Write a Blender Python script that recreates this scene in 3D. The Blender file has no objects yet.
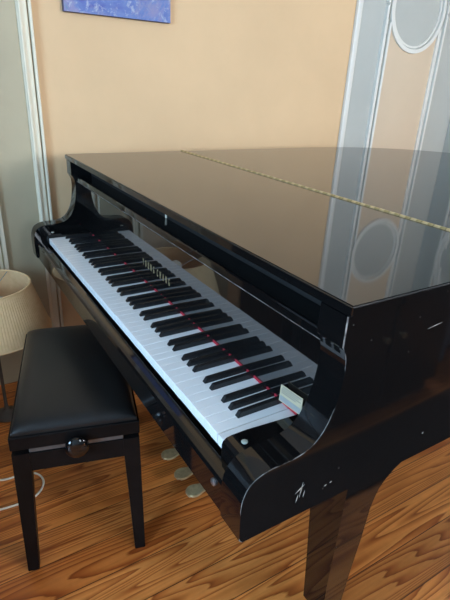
import bpy, bmesh, math, random
from mathutils import Vector, Matrix
random.seed(7)
S = bpy.context.scene
COL = S.collection
PI = math.pi

# ------------------------------------------------------------------ camera, world, lights, exposure
cam_d = bpy.data.cameras.new('camera')
cam = bpy.data.objects.new('camera', cam_d)
COL.objects.link(cam)
cam.location = (1.1348, -0.3457, 1.2715)
cam.rotation_mode = 'XYZ'
cam.rotation_euler = (1.1487, -0.0468, 1.0256)
cam_d.sensor_fit = 'VERTICAL'
cam_d.sensor_height = 24.0
cam_d.lens = 19.21
cam_d.clip_start = 0.02
S.camera = cam

S.view_settings.view_transform = 'Standard'
S.view_settings.look = 'None'
S.view_settings.gamma = 1.0
S.view_settings.use_curve_mapping = False
S.view_settings.exposure = 0.15
S.cycles.max_bounces = 10
S.cycles.diffuse_bounces = 5
S.cycles.glossy_bounces = 5
S.cycles.sample_clamp_indirect = 6.0
S.cycles.use_denoising = True

world = bpy.data.worlds.new('sky')
S.world = world
world.use_nodes = True
bg = world.node_tree.nodes['Background']
bg.inputs[0].default_value = (0.55, 0.72, 1.0, 1)
bg.inputs[1].default_value = 1.2

# room extents (metres); the far wall behind the piano is x = WX
WX, EX, LY, RY, CZ = -0.90, 3.40, -3.40, 2.56, 2.90
# windows: (wall, from, to, sill, head, daylight power, colour)
WINDOWS = [
    ('left', 0.95, 2.65, 0.75, 2.65, 250, (0.44, 0.71, 1.0)),
    ('front', 1.30, 2.45, 0.90, 2.70, 188, (0.92, 0.95, 1.0)),
    ('front', 0.00, 0.75, 1.20, 2.60, 55, (0.80, 0.90, 1.0)),
    ('right', 0.40, 1.15, 0.90, 2.40, 12, (0.42, 0.70, 1.0)),
]
for w, a, b, z0, z1, pw, colr in WINDOWS:
    ld = bpy.data.lights.new('window_daylight', 'AREA')
    ld.shape = 'RECTANGLE'
    ld.size = b - a
    ld.size_y = z1 - z0
    ld.energy = pw
    ld.color = colr
    lo = bpy.data.objects.new('window_daylight', ld)
    COL.objects.link(lo)
    m, h = (a + b) / 2, (z0 + z1) / 2
    pos, aim = {'left': ((m, LY - 0.14, h), (0, 1, 0)), 'front': ((EX + 0.14, m, h), (-1, 0, 0)), 'right': ((m, RY + 0.14, h), (0, -1, 0)), 'back': ((WX - 0.14, m, h), (1, 0, 0))}[w]
    lo.location = pos
    lo.rotation_euler = Vector(aim).to_track_quat('-Z', 'Z').to_euler()   # area lamps shine along local -Z


# ------------------------------------------------------------------ material helpers
class NT:
    def __init__(s, name):
        s.m = bpy.data.materials.new(name)
        s.m.use_nodes = True
        s.t = s.m.node_tree
        s.b = s.t.nodes['Principled BSDF']

    def n(s, typ, **kw):
        nd = s.t.nodes.new(typ)
        for k, v in kw.items():
            setattr(nd, k, v)
        return nd

    def l(s, a, b):
        s.t.links.new(a, b)

    def val(s, sock, v):
        if hasattr(v, 'is_output'):
            s.l(v, sock)
        else:
            sock.default_value = v

    def math(s, op, a, b=0.0, c=0.0):
        nd = s.n('ShaderNodeMath', operation=op)
        s.val(nd.inputs[0], a)
        s.val(nd.inputs[1], b)
        s.val(nd.inputs[2], c)
        return nd.outputs[0]

    def coord(s, scale=(1, 1, 1), out='Object'):
        tc = s.n('ShaderNodeTexCoord')
        mp = s.n('ShaderNodeMapping')
        mp.inputs['Scale'].default_value = scale
        s.l(tc.outputs[out], mp.inputs[0])
        return mp.outputs[0]

    def noise(s, vec, scale, detail=4, rough=0.55, dist=0.0):
        nd = s.n('ShaderNodeTexNoise')
        s.l(vec, nd.inputs['Vector'])
        nd.inputs['Scale'].default_value = scale
        nd.inputs['Detail'].default_value = detail
        nd.inputs['Roughness'].default_value = rough
        nd.inputs['Distortion'].default_value = dist
        return nd

    def ramp(s, fac, stops):
        nd = s.n('ShaderNodeValToRGB')
        els = nd.color_ramp.elements
        while len(els) < len(stops):
            els.new(0.5)
        for e, (p, c) in zip(els, stops):
            e.position = p
            e.color = (*c, 1) if len(c) == 3 else c
        s.l(fac, nd.inputs[0])
        return nd.outputs[0]

    def mix(s, fac, a, b, blend='MIX'):
        nd = s.n('ShaderNodeMix', data_type='RGBA', blend_type=blend)
        s.val(nd.inputs[0], fac)
        s.val(nd.inputs[6], a)
        s.val(nd.inputs[7], b)
        return nd.outputs[2]

    def bump(s, h, strength=0.2, dist=0.01):
        nd = s.n('ShaderNodeBump')
        nd.inputs['Strength'].default_value = strength
        nd.inputs['Distance'].default_value = dist
        s.l(h, nd.inputs['Height'])
        s.l(nd.outputs[0], s.b.inputs['Normal'])


def c4(c):
    return (c[0], c[1], c[2], 1)


def painted(name, base, var=0.06, rough=0.6, scale=3.0, bump=0.05, spec=0.3):
    k = NT(name)
    v = k.coord()
    n1 = k.noise(v, scale, 5, 0.6)
    n2 = k.noise(v, scale * 30, 3, 0.6)
    lo = tuple(x * (1 - var) for x in base)
    hi = tuple(min(1, x * (1 + var)) for x in base)
    colr = k.ramp(n1.outputs[0], [(0.3, lo), (0.7, hi)])
    k.l(colr, k.b.inputs['Base Color'])
    k.b.inputs['Roughness'].default_value = rough
    k.b.inputs['Specular IOR Level'].default_value = spec
    k.bump(n2.outputs[0], bump, 0.004)
    return k.m


def polished(name, base=(0.0045, 0.0043, 0.0045), rough=0.05, specks=0.0, ior=1.55, haze=0.0):
    """black polyester piano lacquer: a mirror finish with fine dust and a few chips"""
    k = NT(name)
    v = k.coord()
    vo = k.n('ShaderNodeTexVoronoi')
    k.l(v, vo.inputs['Vector'])
    vo.inputs['Scale'].default_value = 42
    nz = k.noise(v, 9, 3, 0.6)
    near = k.math('LESS_THAN', vo.outputs['Distance'], 0.055)
    some = k.math('GREATER_THAN', nz.outputs[0], 0.60 - specks * 0.1)
    sp = k.math('MULTIPLY', near, some)
    colr = k.mix(k.math('MULTIPLY', sp, min(1.0, specks)), c4(base), (0.16, 0.15, 0.14, 1))
    k.l(colr, k.b.inputs['Base Color'])
    sm = k.noise(v, 4, 4, 0.7)
    r = k.math('MULTIPLY_ADD', sm.outputs[0], rough * 0.9, rough * 0.55)
    k.l(r, k.b.inputs['Roughness'])
    k.b.inputs['IOR'].default_value = ior
    return k.m


def simple(name, base, rough=0.4, metal=0.0, var=0.05, scale=40):
    k = NT(name)
    v = k.coord()
    n1 = k.noise(v, scale, 3, 0.6)
    lo = tuple(x * (1 - var) for x in base)
    hi = tuple(min(1, x * (1 + var)) for x in base)
    k.l(k.ramp(n1.outputs[0], [(0.35, lo), (0.65, hi)]), k.b.inputs['Base Color'])
    k.b.inputs['Roughness'].default_value = rough
    k.b.inputs['Metallic'].default_value = metal
    return k.m


def floor_material():
    k = NT('pine_floorboards')
    tc = k.n('ShaderNodeTexCoord')
    sx = k.n('ShaderNodeSeparateXYZ')
    k.l(tc.outputs['Object'], sx.inputs[0])
    X, Y = sx.outputs[0], sx.outputs[1]
    W = 0.115
    u = k.math('DIVIDE', k.math('SUBTRACT', X, 0.10 - 0.115 * 40), W)
    idx = k.math('FLOOR', u)
    fr = k.math('FRACT', u)
    wn = k.n('ShaderNodeTexWhiteNoise', noise_dimensions='1D')
    k.l(idx, wn.inputs['W'])
    rnd = wn.outputs[0]
    # board ends
    yl = k.math('DIVIDE', k.math('MULTIPLY_ADD', rnd, 0.8, k.math('ADD', Y, 3.35)), 6.8)
    yi = k.math('FLOOR', yl)
    yf = k.math('FRACT', yl)
    wn2 = k.n('ShaderNodeTexWhiteNoise', noise_dimensions='2D')
    cb = k.n('ShaderNodeCombineXYZ')
    k.l(idx, cb.inputs[0])
    k.l(yi, cb.inputs[1])
    k.l(cb.outputs[0], wn2.inputs['Vector'])
    r2 = wn2.outputs[0]
    # cathedral grain: contour lines of a stretched noise, shifted per board
    gv = k.n('ShaderNodeCombineXYZ')
    k.l(k.math('MULTIPLY_ADD', r2, 37.0, k.math('MULTIPLY', X, 13.0)), gv.inputs[0])
    k.l(k.math('MULTIPLY_ADD', r2, 11.0, k.math('MULTIPLY', Y, 0.62)), gv.inputs[1])
    k.l(k.math('MULTIPLY', idx, 3.17), gv.inputs[2])
    big = k.noise(gv.outputs[0], 1.0, 0.8, 0.4)
    fv = k.n('ShaderNodeCombineXYZ')
    k.l(k.math('MULTIPLY', X, 90.0), fv.inputs[0])
    k.l(k.math('MULTIPLY', Y, 4.0), fv.inputs[1])
    fine = k.noise(fv.outputs[0], 1.0, 4, 0.6)
    ring = k.math('MULTIPLY_ADD', fine.outputs[0], 0.30, k.math('MULTIPLY', big.outputs[0], 21.0))
    band = k.math('FRACT', ring)
    grain = k.ramp(band, [(0.0, (0.80, 0.34, 0.095)), (0.45, (0.74, 0.295, 0.077)), (0.80, (0.50, 0.16, 0.038)), (0.93, (0.34, 0.095, 0.022)), (1.0, (0.76, 0.315, 0.085))])
    tone = k.ramp(r2, [(0.0, (0.60, 0.52, 0.46)), (0.4, (0.95, 0.92, 0.9)), (0.75, (1.15, 1.10, 1.0)), (1.0, (0.78, 0.64, 0.55))])
    colr = k.mix(1.0, k.mix(1.0, grain, (1.0, 0.90, 0.81, 1), 'MULTIPLY'), tone, 'MULTIPLY')
    fg = k.ramp(fine.outputs[0], [(0.3, (0.72, 0.70, 0.68)), (0.7, (1.08, 1.08, 1.08))])
    colr = k.mix(0.8, colr, fg, 'MULTIPLY')
    # worn and dirty patches
    dv = k.coord((1, 1, 1))
    dirt = k.noise(dv, 3.2, 5, 0.65)
    dm = k.ramp(dirt.outputs[0], [(0.40, (0.78, 0.74, 0.72)), (0.62, (1.0, 1.0, 1.0))])
    colr = k.mix(0.7, colr, dm, 'MULTIPLY')
    # seams
    e1 = k.math('LESS_THAN', k.math('MINIMUM', fr, k.math('SUBTRACT', 1.0, fr)), 0.012)
    e2 = k.math('LESS_THAN', yf, 0.0012)
    seam = k.math('MAXIMUM', e1, e2)
    colr = k.mix(k.math('MULTIPLY', seam, 0.85), colr, (0.045, 0.018, 0.008, 1))
    k.l(colr, k.b.inputs['Base Color'])
    k.l(k.math('MULTIPLY_ADD', fine.outputs[0], 0.22, 0.24), k.b.inputs['Roughness'])
    k.b.inputs['Specular IOR Level'].default_value = 0.45
    k.bump(k.math('SUBTRACT', k.math('MULTIPLY', fine.outputs[0], 0.25), seam), 0.25, 0.002)
    return k.m


def canvas_material():
    k = NT('abstract_blue_paint')
    v = k.coord()
    a = k.noise(v, 5, 6, 0.65, 1.2)
    b = k.noise(v, 11, 5, 0.7, 0.8)
    c = k.noise(v, 30, 4, 0.7, 0.4)
    base = k.ramp(a.outputs[0], [(0.28, (0.05, 0.05, 0.30)), (0.40, (0.07, 0.12, 0.52)), (0.50, (0.14, 0.24, 0.62)), (0.60, (0.34, 0.30, 0.58)), (0.70, (0.08, 0.34, 0.50)), (0.8, (0.10, 0.14, 0.48))])
    pk = k.ramp(b.outputs[0], [(0.52, (0, 0, 0)), (0.68, (1, 1, 1))])
    colr = k.mix(k.math('MULTIPLY', pk, 0.6), base, (0.42, 0.36, 0.52, 1))
    wh = k.ramp(c.outputs[0], [(0.56, (0, 0, 0)), (0.66, (1, 1, 1))])
    colr = k.mix(k.math('MULTIPLY', wh, 0.6), colr, (0.75, 0.78, 0.85, 1))
    colr = k.mix(1.0, colr, (0.55, 0.58, 0.58, 1), 'MULTIPLY')
    k.l(colr, k.b.inputs['Base Color'])
    k.b.inputs['Roughness'].default_value = 0.5
    k.bump(c.outputs[0], 0.3, 0.003)
    return k.m


def hinge_material():
    k = NT('brass_piano_hinge')
    tc = k.n('ShaderNodeTexCoord')
    sx = k.n('ShaderNodeSeparateXYZ')
    k.l(tc.outputs['Object'], sx.inputs[0])
    f = k.math('FRACT', k.math('MULTIPLY', sx.outputs[0], 32.0))
    colr = k.ramp(f, [(0.0, (0.10, 0.075, 0.03)), (0.12, (0.62, 0.50, 0.27)), (0.55, (0.70, 0.58, 0.33)), (0.62, (0.40, 0.31, 0.14)), (1.0, (0.52, 0.42, 0.21))])
    k.l(colr, k.b.inputs['Base Color'])
    k.b.inputs['Metallic'].default_value = 0.6
    k.b.inputs['Roughness'].default_value = 0.42
    return k.m


def shade_material():
    k = NT('pleated_lampshade_fabric')
    v = k.coord()
    n = k.noise(v, 60, 3, 0.6)
    k.l(k.ramp(n.outputs[0], [(0.3, (0.74, 0.50, 0.26)), (0.7, (0.80, 0.56, 0.31))]), k.b.inputs['Base Color'])
    k.b.inputs['Roughness'].default_value = 0.85
    k.b.inputs['Specular IOR Level'].default_value = 0.1
    return k.m


def leather_material():
    k = NT('black_bench_leather')
    v = k.coord()
    vo = k.n('ShaderNodeTexVoronoi')
    k.l(v, vo.inputs['Vector'])
    vo.inputs['Scale'].default_value = 420
    n = k.noise(v, 6, 4, 0.6)
    k.l(k.ramp(n.outputs[0], [(0.3, (0.010, 0.010, 0.010)), (0.7, (0.016, 0.016, 0.016))]), k.b.inputs['Base Color'])
    k.l(k.math('MULTIPLY_ADD', n.outputs[0], 0.15, 0.27), k.b.inputs['Roughness'])
    k.bump(vo.outputs['Distance'], 0.06, 0.001)
    k.b.inputs['Specular IOR Level'].default_value = 0.35
    return k.m


M = {
    'wall': painted('peach_wall_paint', (0.66, 0.44, 0.245), 0.05, 0.65, 2.0, 0.06),
    'side': painted('grey_side_wall_paint', (0.36, 0.36, 0.35), 0.05, 0.65, 2.0, 0.06),
    'fall': polished('fallboard_lacquer', rough=0.03, specks=0.3, ior=2.3),
    'white': painted('off_white_trim_paint', (0.70, 0.67, 0.60), 0.03, 0.45, 4.0, 0.03),
    'grey_shaded': painted('grey_panel_paint_shaded', (0.44, 0.375, 0.25), 0.05, 0.5, 2.5, 0.05),  # grey panel paint again, with the left side's dimmer, warmer light in its colour
    'cream': painted('white_trim_paint_warm_light', (0.72, 0.65, 0.50), 0.03, 0.45, 4.0, 0.03),  # white trim again, tinted for the warmer light on the left
    'grey': painted('pale_grey_panel_paint', (0.44, 0.435, 0.39), 0.05, 0.5, 2.5, 0.05),
    'peach': painted('peach_panel_paint', (0.62, 0.475, 0.33), 0.04, 0.6, 2.5, 0.05),
    'ceiling': painted('ceiling_paint', (0.62, 0.62, 0.61), 0.02, 0.8, 2.0, 0.02),
    'floor': floor_material(),
    'black': polished('black_piano_lacquer', rough=0.05, specks=0.45),
    'lid': polished('black_lid_lacquer', base=(0.016, 0.0155, 0.0145), rough=0.05, specks=0.8, ior=1.62),
    'worn': simple('worn_lacquer_edge', (0.16, 0.15, 0.14), 0.35, 0, 0.9, 45),
    'mattblack': simple('satin_black_wood', (0.010, 0.0095, 0.009), 0.33, 0, 0.15, 20),
    'dull': simple('dull_black_board', (0.004, 0.004, 0.004), 0.75, 0, 0.15, 20),
    'bench': simple('satin_black_bench_wood', (0.007, 0.006, 0.006), 0.36, 0, 0.15, 20),
    'leather': leather_material(),
    'ivory': simple('white_key_plastic', (0.87, 0.885, 0.89), 0.18, 0, 0.0, 30),
    'keywood': simple('key_wood', (0.52, 0.33, 0.16), 0.6, 0, 0.1, 80),
    'ebony': simple('black_key_plastic', (0.012, 0.012, 0.013), 0.24, 0, 0.1, 50),
    'felt': simple('red_felt', (0.50, 0.02, 0.045), 0.9, 0, 0.1, 200),
    'brass': simple('aged_brass', (0.62, 0.52, 0.30), 0.3, 0.6, 0.15, 60),
    'gold': simple('gold_lettering', (0.50, 0.42, 0.24), 0.4, 0.4, 0.05, 60),
    'hinge': hinge_material(),
    'pearl': simple('pearl_cap', (0.42, 0.46, 0.40), 0.25, 0, 0.1, 100),
    'steel': simple('dull_steel', (0.42, 0.43, 0.45), 0.30, 0.9, 0.1, 60),
    'stem': simple('taupe_lamp_metal', (0.07, 0.055, 0.042), 0.5, 0.0, 0.1, 60),
    'rail': simple('grey_metal_rail', (0.13, 0.13, 0.13), 0.45, 0.5, 0.1, 60),
    'shade': shade_material(),
    'cord': simple('white_cord_plastic', (0.78, 0.72, 0.58), 0.45, 0, 0.05, 50),
    'darkcord': simple('brown_cord_plastic', (0.03, 0.018, 0.01), 0.5, 0, 0.05, 50),
    'canvas': canvas_material(),
    'canvas_edge': simple('canvas_edge', (0.10, 0.09, 0.14), 0.7, 0, 0.3, 40),
    'card': simple('cream_card', (0.50, 0.43, 0.29), 0.6, 0, 0.04, 50),
    'ink': simple('printed_ink', (0.20, 0.19, 0.17), 0.6, 0, 0.1, 50),
    'darkwood': simple('dark_stained_wood', (0.035, 0.018, 0.010), 0.3, 0, 0.3, 12),
}


M['bench'].node_tree.nodes['Principled BSDF'].inputs['Specular IOR Level'].default_value = 0.10


# ------------------------------------------------------------------ mesh helpers
def obj(name, bm, mats, parent=None, smooth=False, loc=None, rot=None):
    me = bpy.data.meshes.new(name)
    bmesh.ops.recalc_face_normals(bm, faces=bm.faces)
    bm.to_mesh(me)
    bm.free()
    if not isinstance(mats, (list, tuple)):
        mats = [mats]
    for m in mats:
        me.materials.append(m)
    if smooth:
        for p in me.polygons:
            p.use_smooth = True
        try:
            me.set_sharp_from_angle(angle=math.radians(35))
        except Exception:
            pass
    o = bpy.data.objects.new(name, me)
    COL.objects.link(o)
    if parent:
        o.parent = parent
    if loc:
        o.location = loc
    if rot:
        o.rotation_euler = rot
    return o


def empty(name, label, cat, loc=(0, 0, 0), rz=0, group=None):
    o = bpy.data.objects.new(name, None)
    COL.objects.link(o)
    o.location = loc
    o.rotation_euler = (0, 0, rz)
    o.empty_display_size = 0.1
    o['label'] = label
    o['category'] = cat
    if group:
        o['group'] = group
    return o


def struct(o, label=None):
    o['kind'] = 'structure'
    if label:
        o['label'] = label
    return o


def add_box(bm, x0, x1, y0, y1, z0, z1, bevel=0.0, seg=2, mat=0):
    r = bmesh.ops.create_cube(bm, size=1.0)
    vs = r['verts']
    for v in vs:
        v.co = Vector((x0 + (v.co.x + .5) * (x1 - x0), y0 + (v.co.y + .5) * (y1 - y0), z0 + (v.co.z + .5) * (z1 - z0)))
    fs = list({f for v in vs for f in v.link_faces})
    for f in fs:
        f.material_index = mat
    if bevel:
        es = list({e for v in vs for e in v.link_edges})
        bmesh.ops.bevel(bm, geom=es, offset=bevel, segments=seg, profile=0.5, affect='EDGES', clamp_overlap=True)
    return vs


def box(x0, x1, y0, y1, z0, z1, bevel=0.0, seg=2):
    bm = bmesh.new()
    add_box(bm, x0, x1, y0, y1, z0, z1, bevel, seg)
    return bm


def add_prism(bm, pts, axis, a, b):
    """closed outline pts (2D) swept along axis from a to b"""
    def P(p, t):
        if axis == 'x':
            return Vector((t, p[0], p[1]))
        if axis == 'y':
            return Vector((p[0], t, p[1]))
        return Vector((p[0], p[1], t))
    v0 = [bm.verts.new(P(p, a)) for p in pts]
    v1 = [bm.verts.new(P(p, b)) for p in pts]
    f0 = bm.faces.new(v0)
    f1 = bm.faces.new(list(reversed(v1)))
    n = len(pts)
    for i in range(n):
        bm.faces.new((v0[i], v1[i], v1[(i + 1) % n], v0[(i + 1) % n]))
    return v0, v1, f0, f1


def add_lathe(bm, prof, seg=32, center=(0, 0, 0), axis='z'):
    rings = []
    for r, z in prof:
        ring = []
        for i in range(seg):
            a = 2 * PI * i / seg
            p = Vector((r * math.cos(a), r * math.sin(a), z))
            if axis == 'x':
                p = Vector((p.z, p.x, p.y))
            elif axis == 'y':
                p = Vector((p.x, p.z, p.y))
            ring.append(bm.verts.new(p + Vector(center)))
        rings.append(ring)
    for a, b in zip(rings, rings[1:]):
        for i in range(seg):
            bm.faces.new((a[i], a[(i + 1) % seg], b[(i + 1) % seg], b[i]))
    if prof[0][0] > 1e-6:
        bm.faces.new(list(reversed(rings[0])))
    if prof[-1][0] > 1e-6:
        bm.faces.new(rings[-1])
    bmesh.ops.remove_doubles(bm, verts=bm.verts, dist=1e-6)


def catmull(pts, n=8, closed=False):
    out = []
    N = len(pts)
    rng = N if closed else N - 1
    for i in range(rng):
        if closed:
            p0, p1, p2, p3 = (Vector(pts[(i + k) % N]) for k in (-1, 0, 1, 2))
        else:
            p0 = Vector(pts[max(i - 1, 0)])
            p1 = Vector(pts[i])
            p2 = Vector(pts[i + 1])
            p3 = Vector(pts[min(i + 2, N - 1)])
        for j in range(n):
            t = j / n
            out.append(0.5 * ((2 * p1) + (-p0 + p2) * t + (2 * p0 - 5 * p1 + 4 * p2 - p3) * t * t + (-p0 + 3 * p1 - 3 * p2 + p3) * t ** 3))
    if not closed:
        out.append(Vector(pts[-1]))
    return out


def add_tube(bm, path, r, seg=8, cap=True):
    rings = []
    path = [Vector(p) for p in path]
    for i, p in enumerate(path):
        d = (path[min(i + 1, len(path) - 1)] - path[max(i - 1, 0)]).normalized()
        up = Vector((0, 0, 1)) if abs(d.z) < 0.9 else Vector((1, 0, 0))
        s = d.cross(up).normalized()
        t = s.cross(d).normalized()
        rr = r[i] if isinstance(r, (list, tuple)) else r
        rings.append([bm.verts.new(p + s * rr * math.cos(2 * PI * k / seg) + t * rr * math.sin(2 * PI * k / seg)) for k in range(seg)])
    for a, b in zip(rings, rings[1:]):
        for i in range(seg):
            bm.faces.new((a[i], a[(i + 1) % seg], b[(i + 1) % seg], b[i]))
    if cap:
        bm.faces.new(list(reversed(rings[0])))
        bm.faces.new(rings[-1])


# ------------------------------------------------------------------ the room
bm = box(WX - 0.2, EX + 0.2, LY - 0.2, RY + 0.2, -0.10, 0.0)
struct(obj('floor', bm, M['floor']), 'orange-brown pine plank floor')
bm = box(WX - 0.2, EX + 0.2, LY - 0.2, RY + 0.2, CZ, CZ + 0.1)
struct(obj('ceiling', bm, M['ceiling']))


def wall_with_openings(name, axis, p0, p1, c0, c1, opens):
    """a wall between c0 and c1 along its length, p0..p1 thick, with window openings"""
    bm = bmesh.new()

    def put(a, b, z0, z1):
        if axis == 'x':
            add_box(bm, a, b, p0, p1, z0, z1)
        else:
            add_box(bm, p0, p1, a, b, z0, z1)
    cs = c0
    for a, b, z0, z1 in sorted(opens):
        put(cs, a, 0, CZ)
        put(a, b, 0, z0)
        put(a, b, z1, CZ)
        cs = b
    put(cs, c1, 0, CZ)
    return struct(obj(name, bm, M['wall' if name == 'wall_back' else 'side']))


def opens(side):
    return [(a, b, z0, z1) for w, a, b, z0, z1, *_ in WINDOWS if w == side]


wall_with_openings('wall_left', 'x', LY - 0.15, LY, WX, EX, opens('left'))
wall_with_openings('wall_right', 'x', RY, RY + 0.15, WX, EX, opens('right'))
b_ = wall_with_openings('wall_back', 'y', WX - 0.15, WX, LY - .15, RY + .15, opens('back'))
b_['label'] = 'peach painted wall behind the piano'
wall_with_openings('wall_front', 'y', EX, EX + 0.15, LY - .15, RY + .15, opens('front'))
for i, (w, a, b, z0, z1, *_) in enumerate(WINDOWS):
    bm = bmesh.new()
    f = 0.06
    pc = {'left': LY - 0.06, 'right': RY + 0.06, 'front': EX + 0.06, 'back': WX - 0.06}[w]

    def put(u0, u1, v0, v1, t):
        if w in ('left', 'right'):
            add_box(bm, u0, u1, pc - t, pc + t, v0, v1, 0.004)
        else:
            add_box(bm, pc - t, pc + t, u0, u1, v0, v1, 0.004)
    put(a, a + f, z0, z1, .03)
    put(b - f, b, z0, z1, .03)
    put(a + f, b - f, z0, z0 + f, .03)
    put(a + f, b - f, z1 - f, z1, .03)
    mid = (a + b) / 2
    put(mid - .045, mid + .045, z0 + f, z1 - f, .03)
    zz = z0 + (z1 - z0) * 0.68
    put(a + f, mid - .045, zz - .025, zz + .025, .025)
    put(mid + .045, b - f, zz - .025, zz + .025, .025)
    struct(obj('window_%d' % (i + 1), bm, M['white']))

trim_no = [0]


def trim(bm, mat, label=None, smooth=False):
    trim_no[0] += 1
    return struct(obj('trim_%d' % trim_no[0], bm, mat, smooth=smooth), label)


def panel_set(put, fa, fb, pa, pb, zc, rad, base_z, top_z, name, field='grey'):
    """painted panelling on a wall. put(bm, u0,u1,z0,z1,d0,d1): u runs along the wall, d is height above the plaster.
    A grey field from fa to fb; a peach panel pa..pb with a scooped end at a round medallion at height zc."""
    uc = (pa + pb) / 2
    bm = bmesh.new()
    put(bm, [(fa, 0.0), (fb, 0.0), (fb, CZ), (fa, CZ)], 0.0, 0.006)
    trim(bm, M[field], 'pale painted field around %s' % name)
    hw = (pb - pa) / 2
    ang = math.asin(min(1, hw / rad))
    arc = [(uc + rad * math.sin(t), zc - rad * math.cos(t)) for t in [ang - 2 * ang * i / 16 for i in range(17)]]
    bm = bmesh.new()
    put(bm, [(pa, base_z), (pb, base_z)] + arc, 0.006, 0.010)
    trim(bm, M['peach'], 'tall peach infill below the round medallion, %s' % name)
    arc2 = [(u, 2 * zc - z) for u, z in reversed(arc)]
    bm = bmesh.new()
    put(bm, arc2 + [(pb, top_z), (pa, top_z)][0:2], 0.006, 0.010)
    trim(bm, M['peach'], 'peach infill above the round medallion, %s' % name)
    # moulding strips beside the panels, each a pair of ridges
    bm = bmesh.new()
    for sgn, e in ((-1, pa), (1, pb)):
        for o0, o1, d in ((0.0, 0.014, 0.020), (0.022, 0.032, 0.013), (0.038, 0.052, 0.024)):
            u0, u1 = sorted((e + sgn * o0, e + sgn * o1))
            tip0 = zc + 0.0 if o0 > 0.03 else zc - 0.07
            put(bm, [(u0, base_z - .03), (u1, base_z - .03), (u1, tip0 - (0.02 if sgn > 0 else 0)), (u0, tip0 - (0.02 if sgn < 0 else 0))], 0.006, d)
            t1 = 2 * zc - tip0
            put(bm, [(u0, t1), (u1, t1), (u1, top_z), (u0, top_z)], 0.006, d)
    trim(bm, M['cream' if field == 'grey_shaded' else 'white'], 'painted moulding strips flanking %s' % name)
    # medallion ring: two stepped ridges
    bm = bmesh.new()
    n = 64
    for r0, r1, d in ((rad - 0.036, rad - 0.026, 0.013), (rad - 0.020, rad + 0.0, 0.022)):
        for i in range(n):
            a0, a1 = 2 * PI * i / n, 2 * PI * (i + 1) / n
            q = [(uc + r * math.cos(a), zc + r * math.sin(a)) for r, a in ((r0, a0), (r1, a0), (r1, a1), (r0, a1))]
            put(bm, q, 0.006, d)
    bmesh.ops.remove_doubles(bm, verts=bm.verts, dist=1e-5)
    trim(bm, M['white'], 'round white medallion ring of %s' % name)


def put_back(bm, poly, d0, d1):
    add_prism(bm, poly, 'x', WX + d0, WX + d1)


def put_right(bm, poly, d0, d1):
    add_prism(bm, poly, 'y', RY - d0, RY - d1)


panel_set(put_back, 1.661, RY - .001, 1.880, 2.265, 1.69, 0.215, 0.25, 2.75, 'the panel right of the piano')
panel_set(put_back, -0.66, 0.033, -0.50, -0.168, 1.70, 0.185, 0.25, 2.75, 'the panel left of the piano', 'grey_shaded')
panel_set(put_right, WX + .007, 0.15, -0.70, -0.10, 1.75, 0.36, 0.25, 2.80, 'the panel on the side wall')
# casings between the plaster and the panelling
bm = bmesh.new()
add_box(bm, WX, WX + .020, 1.625, 1.650, 0, CZ, 0.004)
add_box(bm, WX, WX + .012, 1.650, 1.664, 0, CZ, 0.003)
trim(bm, M['white'], 'white upright casing right of the plain wall')
bm = bmesh.new()
add_box(bm, WX, WX + .014, 0.026, 0.062, 0, CZ, 0.004)
add_box(bm, WX, WX + .022, 0.031, 0.040, 0, CZ, 0.003)
add_box(bm, WX, WX + .024, 0.066, 0.076, 0, CZ, 0.003)
trim(bm, M['cream'], 'upright casing left of the plain wall, warm light put into its white')

# painting: an unframed stretched canvas
pt = empty('canvas_painting', 'unframed blue and violet abstract canvas hanging on the peach wall', 'painting', (WX, 0.397, 1.484))
bm = box(0.0, 0.021, -0.211, 0.211, 0.0, 0.50, 0.003)
obj('stretched_canvas', bm, M['canvas_edge'], pt)
bm = box(0.021, 0.0225, -0.2095, 0.2095, 0.0015, 0.4985)
obj('painted_face', bm, M['canvas'], pt)

# ------------------------------------------------------------------ the grand piano
KZ = 0.735                      # top of the white keys
piano = empty('grand_piano', 'black lacquered grand piano with closed lid and open keyboard on the pine floor', 'piano', (0, 0, 0))
RB, RT = KZ - 0.09, KZ + 0.256  # rim bottom and top
XO = 0.728                      # outer half width of the case
AT = 0.055                      # arm thickness

# plan outline from the treble front corner round the tail to the bass front corner
bent = [(0.728, 0.72), (0.715, 0.85), (0.66, 1.02), (0.57, 1.20), (0.48, 1.38), (0.41, 1.56), (0.33, 1.74), (0.21, 1.88), (0.04, 1.985),
        (-0.15, 2.02), (-0.32, 1.985), (-0.46, 1.895), (-0.57, 1.785), (-0.655, 1.64), (-0.705, 1.48), (-0.728, 1.30)]
curve = [Vector((p.x, p.y)) for p in catmull([(x, y, 0) for x, y in bent], 5)]


def offset_curve(pts, d):
    out = []
    for i, p in enumerate(pts):
        t = (pts[min(i + 1, len(pts) - 1)] - pts[max(i - 1, 0)]).normalized()
        nrm = Vector((t.y, -t.x))     # pointing out of the case
        out.append(p + nrm * d)
    return out


outer = [Vector((0.728, 0.20))] + curve + [Vector((-0.728, 0.20))]
inner = [Vector((0.728 - .05, 0.20))] + offset_curve(curve, -0.05) + [Vector((-0.728 + .05, 0.20))]
bm = bmesh.new()
add_prism(bm, [tuple(p) for p in outer + list(reversed(inner))], 'z', RB, RT)
obj('rim', bm, M['black'], piano, smooth=True)
bm = bmesh.new()
add_prism(bm, [tuple(p) for p in [Vector((0.678, 0.20))] + offset_curve(curve, -0.05) + [Vector((-0.678, 0.20))]], 'z', RB + .06, RB + .085)
obj('bottom_board', bm, M['mattblack'], piano)

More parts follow.
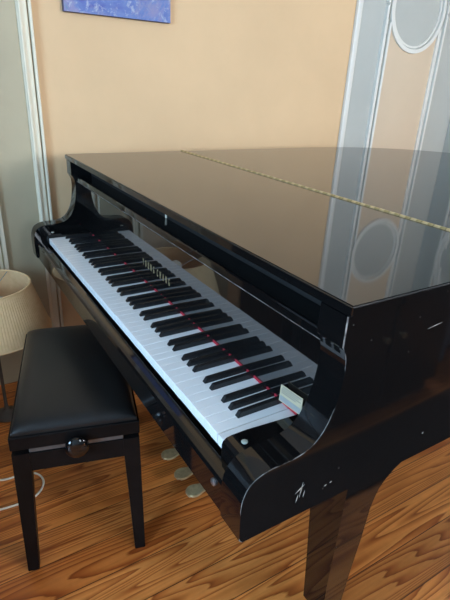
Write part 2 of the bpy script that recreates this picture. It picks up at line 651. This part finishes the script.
# arms (cheeks): the S-shaped front of each side
arm_top = [(-0.040, -0.085), (-0.0415, -0.05), (-0.041, -0.015), (-0.036, 0.006), (-0.027, 0.020), (-0.012, 0.029), (0.010, 0.0335), (0.038, 0.034),
           (0.062, 0.037), (0.082, 0.045), (0.099, 0.062), (0.111, 0.085), (0.119, 0.112), (0.1235, 0.140), (0.1250, 0.165), (0.1235, 0.185), (0.119, 0.199)]
prof = [(-0.036, -0.09)] + [(p.x, p.y) for p in catmull([(a, b, 0) for a, b in arm_top], 4)] + [(0.1125, 0.2075), (0.1125, 0.256)]
poly = [(y, z + KZ) for y, z in prof] + [(0.20, RT), (0.20, RB)]
for side in (1, -1):
    bm = bmesh.new()
    xa, xb = side * (XO - AT), side * XO
    v0, v1, f0, f1 = add_prism(bm, poly, 'x', xa, xb)
    n = len(prof)
    ed = []
    for i in range(n - 1):
        e = bm.edges.get((v1[i], v1[i + 1]))
        if e:
            ed.append(e)
    bmesh.ops.bevel(bm, geom=ed, offset=0.0016, segments=1, affect='EDGES', material=1)
    obj('arm', bm, [M['black'], M['worn']], piano, smooth=True)

# key blocks between the end keys and the arms
kb_prof = [(-0.008, -0.07), (-0.008, 0.000), (-0.006, 0.006), (0.0, 0.011), (0.010, 0.0125), (0.040, 0.0125), (0.149, 0.004), (0.149, -0.07)]
for side in (1, -1):
    bm = bmesh.new()
    add_prism(bm, [(y, z + KZ) for y, z in kb_prof], 'x', side * 0.616, side * (XO - AT))
    kb = obj('key_block', bm, M['black'], piano, smooth=False)
    bm = bmesh.new()
    add_lathe(bm, [(0.0055, 0.0), (0.0055, 0.0012), (0.004, 0.002), (0.0, 0.0022)], 20, (side * 0.640, 0.020, KZ + 0.0124))
    c = obj('screw_cap', bm, M['pearl'], kb, smooth=True)
    c['label'] = 'small round pearl screw cap'

# key bed and key slip
obj('key_bed', box(-(XO - AT), XO - AT, 0.0, 0.42, RB, RB + .045, 0.003), M['mattblack'], piano)
bm = bmesh.new()
ks = [(-0.034, -0.090), (-0.034, -0.080), (-0.034, -0.036), (-0.031, -0.029), (-0.024, -0.0255), (-0.0095, -0.0245), (-0.0075, -0.027), (-0.0075, -0.090)]
add_prism(bm, [(y, z + KZ) for y, z in ks], 'x', -(XO - AT), XO - AT)
slip = obj('key_slip', bm, M['black'], piano)
bm = bmesh.new()
add_lathe(bm, [(0.0065, 0.0), (0.0065, -0.003), (0.004, -0.0045), (0.0, -0.005)], 18, (0.640, -0.034, KZ - 0.046), 'y')
obj('key_slip_screw', bm, M['steel'], slip, smooth=True)
# hardware under the key bed
bm = bmesh.new()
add_box(bm, 0.205, 0.275, 0.004, 0.075, RB - .040, RB, 0.006)
add_box(bm, 0.275, 0.335, 0.010, 0.060, RB - .022, RB, 0.005)
obj('under_bracket', bm, M['black'], piano)

# white keys
PITCH = 1.225 / 52
bm = bmesh.new()
w = PITCH / 2 - 0.00035
add_box(bm, -w, w, 0.0, 0.165, -0.0024, 0.0, 0.0007, 2, 0)
add_box(bm, -w, w, 0.0, 0.0022, -0.021, -0.0024, 0.0004, 1, 0)
add_box(bm, -w + .0002, w - .0002, 0.0022, 0.165, -0.021, -0.0026, 0.0, 1, 1)
k0 = obj('white_key', bm, [M['ivory'], M['keywood']], piano)
for i in range(52):
    k = k0 if i == 0 else k0.copy()
    if i:
        COL.objects.link(k)
        k.parent = piano
    x = -0.6125 + PITCH * (i + 0.5)
    if i == 51:
        x += 0.0014
    k.location = (x, random.uniform(-.0003, .0003), KZ + random.uniform(-.0003, .0002))
# black keys
bm = bmesh.new()
bw, tw, L = 0.0058, 0.0046, 0.100
vs = [bm.verts.new(v) for v in [(-bw, 0, 0), (bw, 0, 0), (bw, L, 0), (-bw, L, 0), (-tw, 0.0065, 0.0115), (tw, 0.0065, 0.0115), (tw, L, 0.0125), (-tw, L, 0.0125)]]
for f in [(0, 3, 2, 1), (4, 5, 6, 7), (0, 1, 5, 4), (1, 2, 6, 5), (2, 3, 7, 6), (3, 0, 4, 7)]:
    bm.faces.new([vs[i] for i in f])
bmesh.ops.bevel(bm, geom=list(bm.edges), offset=0.0009, segments=2, affect='EDGES')
b0 = obj('black_key', bm, M['ebony'], piano, smooth=True)
first = True
for i in range(51):
    nm = 'ABCDEFG'[i % 7]
    off = {'A': 0.0012, 'C': -0.0012, 'D': 0.0012, 'F': -0.0016, 'G': 0.0}.get(nm)
    if off is None:
        continue
    b = b0 if first else b0.copy()
    if not first:
        COL.objects.link(b)
        b.parent = piano
    first = False
    b.location = (-0.6125 + PITCH * (i + 1) + off, 0.0515, KZ - 0.0005)

# felt strip along the foot of the fallboard
obj('felt_strip', box(-0.614, 0.614, 0.1495, 0.1535, KZ - .004, KZ + 0.0055), M['felt'], piano)

# fallboard: leaning panel with a rounded nose at its top
FB0, FB1 = (0.1515, 0.0025), (0.1525, 0.190)
fx = XO - AT - 0.002
bm = bmesh.new()
fp = [FB0, FB1, (0.172, 0.190), (0.172, 0.0025)]
add_prism(bm, [(y, z + KZ) for y, z in fp], 'x', -fx, fx)
fall = obj('fallboard', bm, M['fall'], piano)
nose = [(0.172, 0.1905), (0.150, 0.1905), (0.142, 0.1840), (0.132, 0.1830), (0.1290, 0.1860), (0.1285, 0.2015), (0.1300, 0.2040), (0.134, 0.2050), (0.185, 0.2045), (0.185, 0.1905)]
bm = bmesh.new()
v0, v1, f0, f1 = add_prism(bm, [(y, z + KZ) for y, z in nose], 'x', -fx, fx)
eds = [e for e in bm.edges if abs(e.verts[0].co.x - e.verts[1].co.x) > 1 and abs(e.verts[0].co.y - 0.1290) < .0003]
bmesh.ops.bevel(bm, geom=eds, offset=0.0014, segments=1, affect='EDGES', material=1)
obj('fallboard_nose', bm, [M['black'], M['worn']], fall)
bm = bmesh.new()
add_box(bm, -0.012, -0.007, 0.181, 0.1855, KZ + .2052, KZ + .222, 0.001)
lk = obj('lock_plate', bm, M['cord'], fall)
# maker's lettering in gold
lean = math.atan2(FB1[0] - FB0[0], FB1[1] - FB0[1])
allbm = bmesh.new()
cx_ = -0.100
for ch in 'YOUNG CHANG':
    if ch == ' ':
        cx_ += 0.007
        continue
    fc = bpy.data.curves.new('letter', 'FONT')
    fc.body = ch
    fc.size = 0.029
    fc.extrude = 0.0003
    to = bpy.data.objects.new('letter', fc)
    COL.objects.link(to)
    bpy.context.view_layer.update()
    me = bpy.data.meshes.new_from_object(to.evaluated_get(bpy.context.evaluated_depsgraph_get()))
    bpy.data.objects.remove(to)
    xs = [v.co.x for v in me.vertices]
    k_ = 0.0062 / (max(xs) - min(xs))
    for v in me.vertices:
        v.co.x = cx_ + (v.co.x - min(xs)) * k_
    allbm.from_mesh(me)
    cx_ += 0.0185
lt = obj('maker_lettering', allbm, M['gold'], fall)
zt = 0.049
yt = FB0[0] + (FB1[0] - FB0[0]) * (zt - FB0[1]) / (FB1[1] - FB0[1])
lt.location = (0.0, yt - 0.0006, KZ + zt)
lt.rotation_euler = (PI / 2 - lean, 0, 0)

# front board behind the nose, below the lid
obj('front_board', box(-fx, fx, 0.186, 0.198, KZ - .02, RT - .0005), M['dull'], piano)

# lid: front flap, main lid, hinge
LZ0, LZ1 = RT + 0.001, KZ + 0.275
XL = 0.736
HY = 0.590
bm = bmesh.new()
v0, v1, f0, f1 = add_prism(bm, [(-XL, 0.110), (XL, 0.110), (XL, HY - .004), (-XL, HY - .004)], 'z', LZ0, LZ1)
bmesh.ops.bevel(bm, geom=list(bm.edges), offset=0.003, segments=3, affect='EDGES')
for f_ in bm.faces:
    f_.normal_update()
    f_.material_index = 1 if abs(f_.normal.z) < .5 else 0
obj('lid_flap', bm, [M['lid'], M['black']], piano)
lo_ = offset_curve(curve, 0.008)
bm = bmesh.new()
v0, v1, f0, f1 = add_prism(bm, [(XL, HY + .004)] + [tuple(p) for p in lo_] + [(-XL, HY + .004)], 'z', LZ0, LZ1)
bmesh.ops.bevel(bm, geom=list(f1.edges) + list(f0.edges), offset=0.003, segments=3, affect='EDGES')
for f_ in bm.faces:
    f_.normal_update()
    f_.material_index = 1 if abs(f_.normal.z) < .5 else 0
obj('lid', bm, [M['lid'], M['black']], piano)
bm = bmesh.new()
add_tube(bm, [(-XL + .004, HY, LZ1 - .0005), (XL - .004, HY, LZ1 - .0005)], 0.0045, 10)
add_box(bm, -XL + .004, XL - .004, HY - .006, HY + .006, LZ1 - .004, LZ1 + .0006)
h = obj('hinge', bm, M['hinge'], piano)
h['label'] = 'long brass piano hinge across the lid'

# legs: square tapering legs that flare into the case, on casters
def leg(cx, cy):
    bm = bmesh.new()
    secs = [(0.085, 0.034, 0), (0.20, 0.037, 0), (0.33, 0.043, 0), (0.42, 0.047, 0), (0.455, 0.049, 0.002), (0.48, 0.050, 0.008), (0.50, 0.051, 0.020), (0.52, 0.052, 0.040), (0.54, 0.053, 0.072), (0.56, 0.054, 0.110), (0.645, 0.055, 0.130)]
    rings = []
    for z, hs, fl in secs:
        r = [(-hs, -hs), (hs, -hs), (hs, hs + fl), (-hs, hs + fl)]
        rings.append([bm.verts.new((cx + a, cy + b, z)) for a, b in r])
    for a, b in zip(rings, rings[1:]):
        for i in range(4):
            bm.faces.new((a[i], a[(i + 1) % 4], b[(i + 1) % 4], b[i]))
    bm.faces.new(list(reversed(rings[0])))
    bm.faces.new(rings[-1])
    ed = [e for e in bm.edges if abs(e.verts[0].co.z - e.verts[1].co.z) > 0.005]
    bmesh.ops.bevel(bm, geom=ed, offset=0.003, segments=2, affect='EDGES')
    o = obj('leg', bm, M['black'], piano, smooth=True)
    bm = bmesh.new()
    add_box(bm, cx - .020, cx + .020, cy - .020, cy + .020, 0.060, 0.086, 0.003)
    add_lathe(bm, [(0.010, -0.013), (0.029, -0.012), (0.031, -0.006), (0.031, 0.006), (0.029, 0.012), (0.010, 0.013)], 24, (cx, cy, 0.031), 'x')
    obj('caster', bm, M['brass'], o, smooth=True)


leg(0.603, 0.330)
leg(-0.603, 0.330)
leg(-0.20, 1.72)

# pedal lyre
lyre = obj('pedal_lyre', box(-0.17, 0.17, 0.33, 0.42, 0.038, 0.12, 0.008), M['black'], piano)
for sx in (-1, 1):
    bm = bmesh.new()
    add_box(bm, sx * 0.075 - .022, sx * 0.075 + .022, 0.352, 0.398, 0.12, RB, 0.004)
    obj('lyre_post', bm, M['black'], lyre)
bm = bmesh.new()
add_box(bm, -0.15, 0.15, 0.34, 0.41, RB - .03, RB, 0.004)
obj('lyre_head', bm, M['black'], lyre)
for px in (-0.095, 0.012, 0.098):
    bm = bmesh.new()
    outl = [(-0.009, 0.345), (-0.010, 0.29), (-0.016, 0.262), (-0.0225, 0.24), (-0.023, 0.224), (-0.017, 0.209), (0.0, 0.202), (0.017, 0.209), (0.023, 0.224), (0.0225, 0.24), (0.016, 0.262), (0.010, 0.29), (0.009, 0.345)]
    pts = catmull([(a, b, 0) for a, b in outl], 4)
    add_prism(bm, [(p.x + px, p.y) for p in pts], 'z', 0.042, 0.051)
    tops = [f for f in bm.faces if abs(f.normal.z) > .9 or len(f.verts) > 8]
    bmesh.ops.bevel(bm, geom=list({e for f in tops for e in f.edges}), offset=0.003, segments=3, affect='EDGES')
    obj('pedal', bm, M['brass'], lyre, smooth=True)

# a few scratches through the lacquer on the treble side
scr_m = simple('bare_scratch', (0.30, 0.28, 0.25), 0.6, 0, .2, 60)
for y, z, dy, dz, wd in ((0.060, -0.040, 0.018, 0.012, .0014), (0.070, -0.052, 0.004, 0.030, .0010), (0.064, -0.060, 0.003, 0.016, .0008), (0.078, -0.055, 0.002, 0.014, .0008),
                         (0.122, -0.054, 0.006, 0.002, .0013), (0.134, -0.052, 0.005, 0.002, .0013), (0.30, 0.195, 0.035, 0.004, .0007), (0.362, -0.040, 0.004, 0.003, .002)):
    bm = bmesh.new()
    dd = Vector((0, dy, dz))
    nn = Vector((0, -dz, dy)).normalized() * wd
    p = Vector((XO, y, z + KZ))
    q = [p, p + dd * .5 + nn, p + dd, p + dd * .5 - nn]
    va = [bm.verts.new(v + Vector((0.0004, 0, 0))) for v in q]
    vb = [bm.verts.new(v - Vector((0.0004, 0, 0))) for v in q]
    bm.faces.new(va)
    bm.faces.new(list(reversed(vb)))
    for i in range(4):
        bm.faces.new((va[i], vb[i], vb[(i + 1) % 4], va[(i + 1) % 4]))
    sc = obj('scratch', bm, scr_m, piano)
    sc['label'] = 'pale scratch through the lacquer'

# ------------------------------------------------------------------ the card on the keys
card = empty('paper_card', 'small cream printed card leaning on the fallboard above the highest keys', 'card', (0.604, 0.140, KZ + 0.0145))
lean2 = Matrix.Rotation(-math.radians(7), 4, 'X') @ Matrix.Rotation(-math.radians(5), 4, 'Y')
bm = box(-0.030, 0.030, -0.0006, 0.0006, 0.0, 0.032)
bm.transform(lean2)
obj('card_sheet', bm, M['card'], card)
bm = bmesh.new()
for z, a, b in ((0.029, -.024, .026), (0.0255, -.026, .02), (0.022, -.026, .026), (0.0185, -.026, .014)):
    add_box(bm, a, b, -0.0009, -0.0005, z - .0007, z + .0007)
bm.transform(lean2)
obj('printed_line', bm, M['ink'], card)
bm = box(-0.0285, 0.0285, -0.00085, -0.0005, 0.002, 0.012)  # grey band across the lower part of the card
bm.transform(lean2)
obj('grey_band', bm, simple('card_grey', (0.30, 0.31, 0.30), 0.6), card)

# ------------------------------------------------------------------ piano bench
BA = math.radians(-15)
bench = empty('piano_bench', 'black adjustable piano bench with padded leather seat beside the keyboard', 'bench', (-0.122, -0.064, 0), BA)
HL, HW = 0.2725, 0.1575
SZ = 0.470
# cushion: domed pad with rounded edge
bm = bmesh.new()
nx, ny = 28, 18
grid = []
for i in range(nx + 1):
    row = []
    for j in range(ny + 1):
        a = -1 + 2 * i / nx
        b = -1 + 2 * j / ny
        # concentrate samples at the edges
        a = math.sin(a * PI / 2)
        b = math.sin(b * PI / 2)
        ex = 1 - abs(a) ** 14
        ey = 1 - abs(b) ** 9
        hgt = 0.006 + 0.024 * (ex * ey) ** 0.5 + 0.010 * (1 - a * a) * (1 - b * b)
        row.append(bm.verts.new((a * (HL - .006), b * (HW - .006), SZ + hgt)))
    grid.append(row)
for i in range(nx):
    for j in range(ny):
        bm.faces.new((grid[i][j], grid[i + 1][j], grid[i + 1][j + 1], grid[i][j + 1]))
border = [grid[i][0] for i in range(nx + 1)] + [grid[nx][j] for j in range(1, ny + 1)] + [grid[i][ny] for i in range(nx - 1, -1, -1)] + [grid[0][j] for j in range(ny - 1, 0, -1)]
low = [bm.verts.new((v.co.x, v.co.y, SZ - 0.001)) for v in border]
for i in range(len(border)):
    j = (i + 1) % len(border)
    bm.faces.new((border[i], border[j], low[j], low[i]))
bm.faces.new(low)
obj('seat_cushion', bm, M['leather'], bench, smooth=True)
obj('seat_frame', box(-HL, HL, -HW, HW, SZ - 0.040, SZ, 0.003), M['bench'], bench)
bm = bmesh.new()
a0, a1 = SZ - 0.115, SZ - 0.058
for s in (-1, 1):
    add_box(bm, -HL + .04, HL - .04, s * (HW - .016) - .010, s * (HW - .016) + .010, a0, a1, 0.002)
    add_box(bm, s * (HL - .016) - .010, s * (HL - .016) + .010, -HW + .04, HW - .04, a0, a1, 0.002)
obj('apron', bm, M['bench'], bench)
for s in (-1, 1):
    bm = bmesh.new()
    add_box(bm, s * (HL - .014) - .006, s * (HL - .014) + .006, -HW + .042, HW - .042, a1 + .001, SZ - .0405, 0.002)
    o = obj('slide_rail', bm, M['rail'], bench)
    o['label'] = 'dull metal rail below the seat frame'
for sx in (-1, 1):
    for sy in (-1, 1):
        bm = bmesh.new()
        ox, oy0 = sx * (HL - .004), sy * (HW - .002)
        rings = []
        for z, wd in ((0.0, 0.030), (0.20, 0.036), (0.36, 0.042), (SZ - .056, 0.043)):
            oy = oy0 + sy * 0.008 * (1 - z / SZ)
            rings.append([bm.verts.new((ox - sx * a, oy - sy * b, z)) for a, b in ((0, 0), (wd, 0), (wd, wd), (0, wd))])
        for a, b in zip(rings, rings[1:]):
            for i in range(4):
                bm.faces.new((a[i], a[(i + 1) % 4], b[(i + 1) % 4], b[i]))
        bm.faces.new(rings[0])
        bm.faces.new(rings[-1])
        bmesh.ops.bevel(bm, geom=[e for e in bm.edges if abs(e.verts[0].co.z - e.verts[1].co.z) > .05], offset=0.002, segments=2, affect='EDGES')
        obj('leg', bm, M['bench'], bench)
for s in (-1, 1):
    bm = bmesh.new()
    pr = [(0.008, 0.0), (0.010, 0.004), (0.010, 0.012), (0.022, 0.014), (0.0285, 0.018), (0.0300, 0.024), (0.0285, 0.031), (0.022, 0.036), (0.012, 0.0385), (0.0, 0.0395)]
    add_lathe(bm, [(r, s * z) for r, z in pr], 28, (s * (HL - .008), 0.0, SZ - .040), 'x')
    kn = obj('knob', bm, M['black'], bench, smooth=True)

# ------------------------------------------------------------------ lamp on the floor behind the bench
lamp = empty('table_lamp', 'lamp with a cream pleated fabric shade standing on the floor behind the bench', 'lamp', (-0.655, -0.226, 0))
zt_, zb_ = 0.576, 0.396
rt_, rb_ = 0.149, 0.205
bm = bmesh.new()
seg = 240
rings = []
for t in (0, .02, .2, .4, .6, .8, .98, 1):
    z = zb_ + (zt_ - zb_) * t
    r = rb_ + (rt_ - rb_) * t
    ring = []
    for i in range(seg):
        pl = 0.0005 * (1 if i % 2 < 1 else -1) if 0.01 < t < .99 else 0.001
        rr = r + pl
        a = 2 * PI * i / seg
        ring.append(bm.verts.new((rr * math.cos(a), rr * math.sin(a), z)))
    rings.append(ring)
inn = []
for t in (1, 0):
    z = zb_ + (zt_ - zb_) * t
    r = rb_ + (rt_ - rb_) * t - 0.004
    inn.append([bm.verts.new((r * math.cos(2 * PI * i / seg), r * math.sin(2 * PI * i / seg), z)) for i in range(seg)])
allr = rings + inn
for a, b in zip(allr, allr[1:] + allr[:1]):
    for i in range(seg):
        bm.faces.new((a[i], a[(i + 1) % seg], b[(i + 1) % seg], b[i]))
sh = obj('lamp_shade', bm, M['shade'], lamp, smooth=False)
bm = bmesh.new()
n = 96
for zz, rr in ((zt_, rt_), (zb_, rb_)):
    circ = [((rr - .001) * math.cos(2 * PI * i / n), (rr - .001) * math.sin(2 * PI * i / n), zz) for i in range(n + 1)]
    add_tube(bm, circ, 0.0038, 8, False)
obj('shade_binding', bm, M['shade'], sh, smooth=True)
bm = bmesh.new()
for k_ in range(3):
    a = 2 * PI * k_ / 3 + .4
    add_tube(bm, [(0.012 * math.cos(a), 0.012 * math.sin(a), zt_ - .05), (0.06 * math.cos(a), 0.06 * math.sin(a), zt_ - .03), ((rt_ - .003) * math.cos(a), (rt_ - .003) * math.sin(a), zt_ - .004)], 0.0016, 6)
obj('shade_spider', bm, M['steel'], sh)
bm = bmesh.new()
add_lathe(bm, [(0.0, 0.0), (0.045, 0.0), (0.048, 0.006), (0.045, 0.016), (0.026, 0.026), (0.010, 0.036), (0.0065, 0.06), (0.0065, 0.44), (0.0, 0.44)], 32)
obj('lamp_base', bm, M['stem'], lamp, smooth=True)
bm = bmesh.new()
add_lathe(bm, [(0.013, 0.44), (0.015, 0.45), (0.015, 0.49), (0.013, 0.495), (0.024, 0.52), (0.027, 0.54), (0.022, 0.555), (0.010, 0.563), (0.0, 0.564)], 24)
obj('light_bulb', bm, M['cord'], lamp, smooth=True)

# ------------------------------------------------------------------ cord on the floor
CDX = -0.02
path = [(-0.56, -0.62, .004), (-0.40, -0.42, .004), (-0.285, -0.32, .004), (-0.268, -0.25, .004), (-0.262, -0.210, .004), (-0.235, -0.185, .004), (-0.195, -0.182, .004), (-0.158, -0.205, .004), (-0.142, -0.245, .004), (-0.146, -0.33, .004), (-0.18, -0.48, .004), (-0.30, -0.75, .004)]
bm = bmesh.new()
add_tube(bm, catmull([(x + CDX, y, z) for x, y, z in path], 8), 0.0036, 8)
cd = obj('electric_cord', bm, M['cord'], None, smooth=True)
cd['label'] = 'white electric cord looped on the floor under the bench'
cd['category'] = 'cord'

# ------------------------------------------------------------------ dark sideboard beyond the treble side (seen mirrored in the lacquer)
sb = empty('sideboard', 'dark wooden sideboard facing the treble side of the piano, mirrored in its black lacquer', 'sideboard', (1.62, 1.12, 0), 0)
obj('carcass', box(-0.22, 0.10, -0.42, 0.42, 0.06, 0.60, 0.004), M['darkwood'], sb)
obj('sideboard_top', box(-0.25, 0.12, -0.44, 0.44, 0.60, 0.625, 0.004), M['darkwood'], sb)
obj('plinth', box(-0.20, 0.09, -0.40, 0.40, 0.0, 0.06), M['darkwood'], sb)
for sy in (-1, 1):
    d_ = obj('cabinet_door', box(-0.238, -0.22, min(sy * .01, sy * .41), max(sy * .01, sy * .41), 0.08, 0.585, 0.003), M['darkwood'], sb)
    bm = bmesh.new()
    add_lathe(bm, [(0.006, 0.0), (0.006, -0.012), (0.013, -0.018), (0.013, -0.026), (0.0, -0.029)], 16, (-0.238, sy * 0.05, 0.40), 'x')
    obj('door_knob', bm, M['brass'], d_, smooth=True)

# ------------------------------------------------------------------ dark unseen armchair added behind the pianist's place: it shades the floor under the bench
sf = empty('blocker_armchair', 'low black armchair added out of view to shade the floor under the bench', 'armchair', (0.0, -1.02, 0))
obj('seat', box(-0.30, 0.30, -0.12, 0.36, 0.10, 0.42, 0.03, 3), M['leather'], sf)
obj('backrest', box(-0.40, 0.40, -0.34, -0.12, 0.08, 0.82, 0.04, 3), M['leather'], sf)
for k_ in (-1, 1):
    obj('armrest', box(min(k_ * .30, k_ * .41), max(k_ * .30, k_ * .41), -0.12, 0.38, 0.08, 0.60, 0.03, 3), M['leather'], sf)
for sx in (-0.36, 0.36):
    for sy in (-0.26, 0.30):
        obj('leg', box(sx - .025, sx + .025, sy - .025, sy + .025, 0, 0.09, 0.003), M['darkwood'], sf)

# ------------------------------------------------------------------ tall dark cupboard added out of view: blocks window light, darkens reflections
wd = empty('light_blocker', 'tall dark cupboard added out of view to block window light and darken the fallboard reflection', 'light_blocker', (WX + 0.03, -1.45, 0))
obj('carcass', box(0.0, 0.42, -0.72, 0.72, 0.08, 2.05, 0.004), M['darkwood'], wd)
obj('cornice', box(0.0, 0.46, -0.75, 0.75, 2.05, 2.12, 0.01), M['darkwood'], wd)
obj('plinth', box(0.0, 0.40, -0.70, 0.70, 0.0, 0.08), M['darkwood'], wd)
for k_ in (-1, 1):
    d_ = obj('door', box(0.42, 0.44, min(k_ * .005, k_ * .70), max(k_ * .005, k_ * .70), 0.10, 2.03, 0.003), M['darkwood'], wd)
    bm = bmesh.new()
    add_lathe(bm, [(0.006, 0.0), (0.006, 0.012), (0.014, 0.018), (0.014, 0.026), (0.0, 0.030)], 16, (0.44, k_ * 0.05, 1.05), 'x')
    obj('door_knob', bm, M['brass'], d_, smooth=True)

# ------------------------------------------------------------------ blue-grey armchair beyond the sideboard (seen mirrored at the right edge)
ac = empty('armchair', 'blue-grey upholstered armchair beside the dark sideboard, mirrored at the right of the lacquer', 'armchair', (1.80, 1.98, 0))
fab = simple('blue_grey_upholstery', (0.20, 0.23, 0.30), 0.8, 0, 0.08, 30)
obj('seat', box(-0.33, 0.30, -0.25, 0.25, 0.12, 0.44, 0.03, 3), fab, ac)
obj('backrest', box(0.20, 0.34, -0.30, 0.30, 0.10, 0.85, 0.04, 3), fab, ac)
for sy in (-1, 1):
    obj('armrest', box(-0.34, 0.24, min(sy * .25, sy * .34), max(sy * .25, sy * .34), 0.05, 0.60, 0.03, 3), fab, ac)
for sx in (-0.26, 0.26):
    for sy in (-0.28, 0.28):
        obj('leg', box(sx - .02, sx + .02, sy - .02, sy + .02, 0, 0.13, 0.003), M['darkwood'], ac)

reflection_darkener = obj('reflection_darkener', box(0.90, 1.34, 0.20, 1.75, 0.0005, 0.010, 0.003), simple('darkener_brown', (0.035, 0.018, 0.011), 0.95, 0, 0.3, 90))  # unseen floor strip, added to darken the reflection in the piano side
reflection_darkener['label'] = 'dark brown strip added out of view to darken the floor mirrored in the piano side'
reflection_darkener['category'] = 'reflection_darkener'
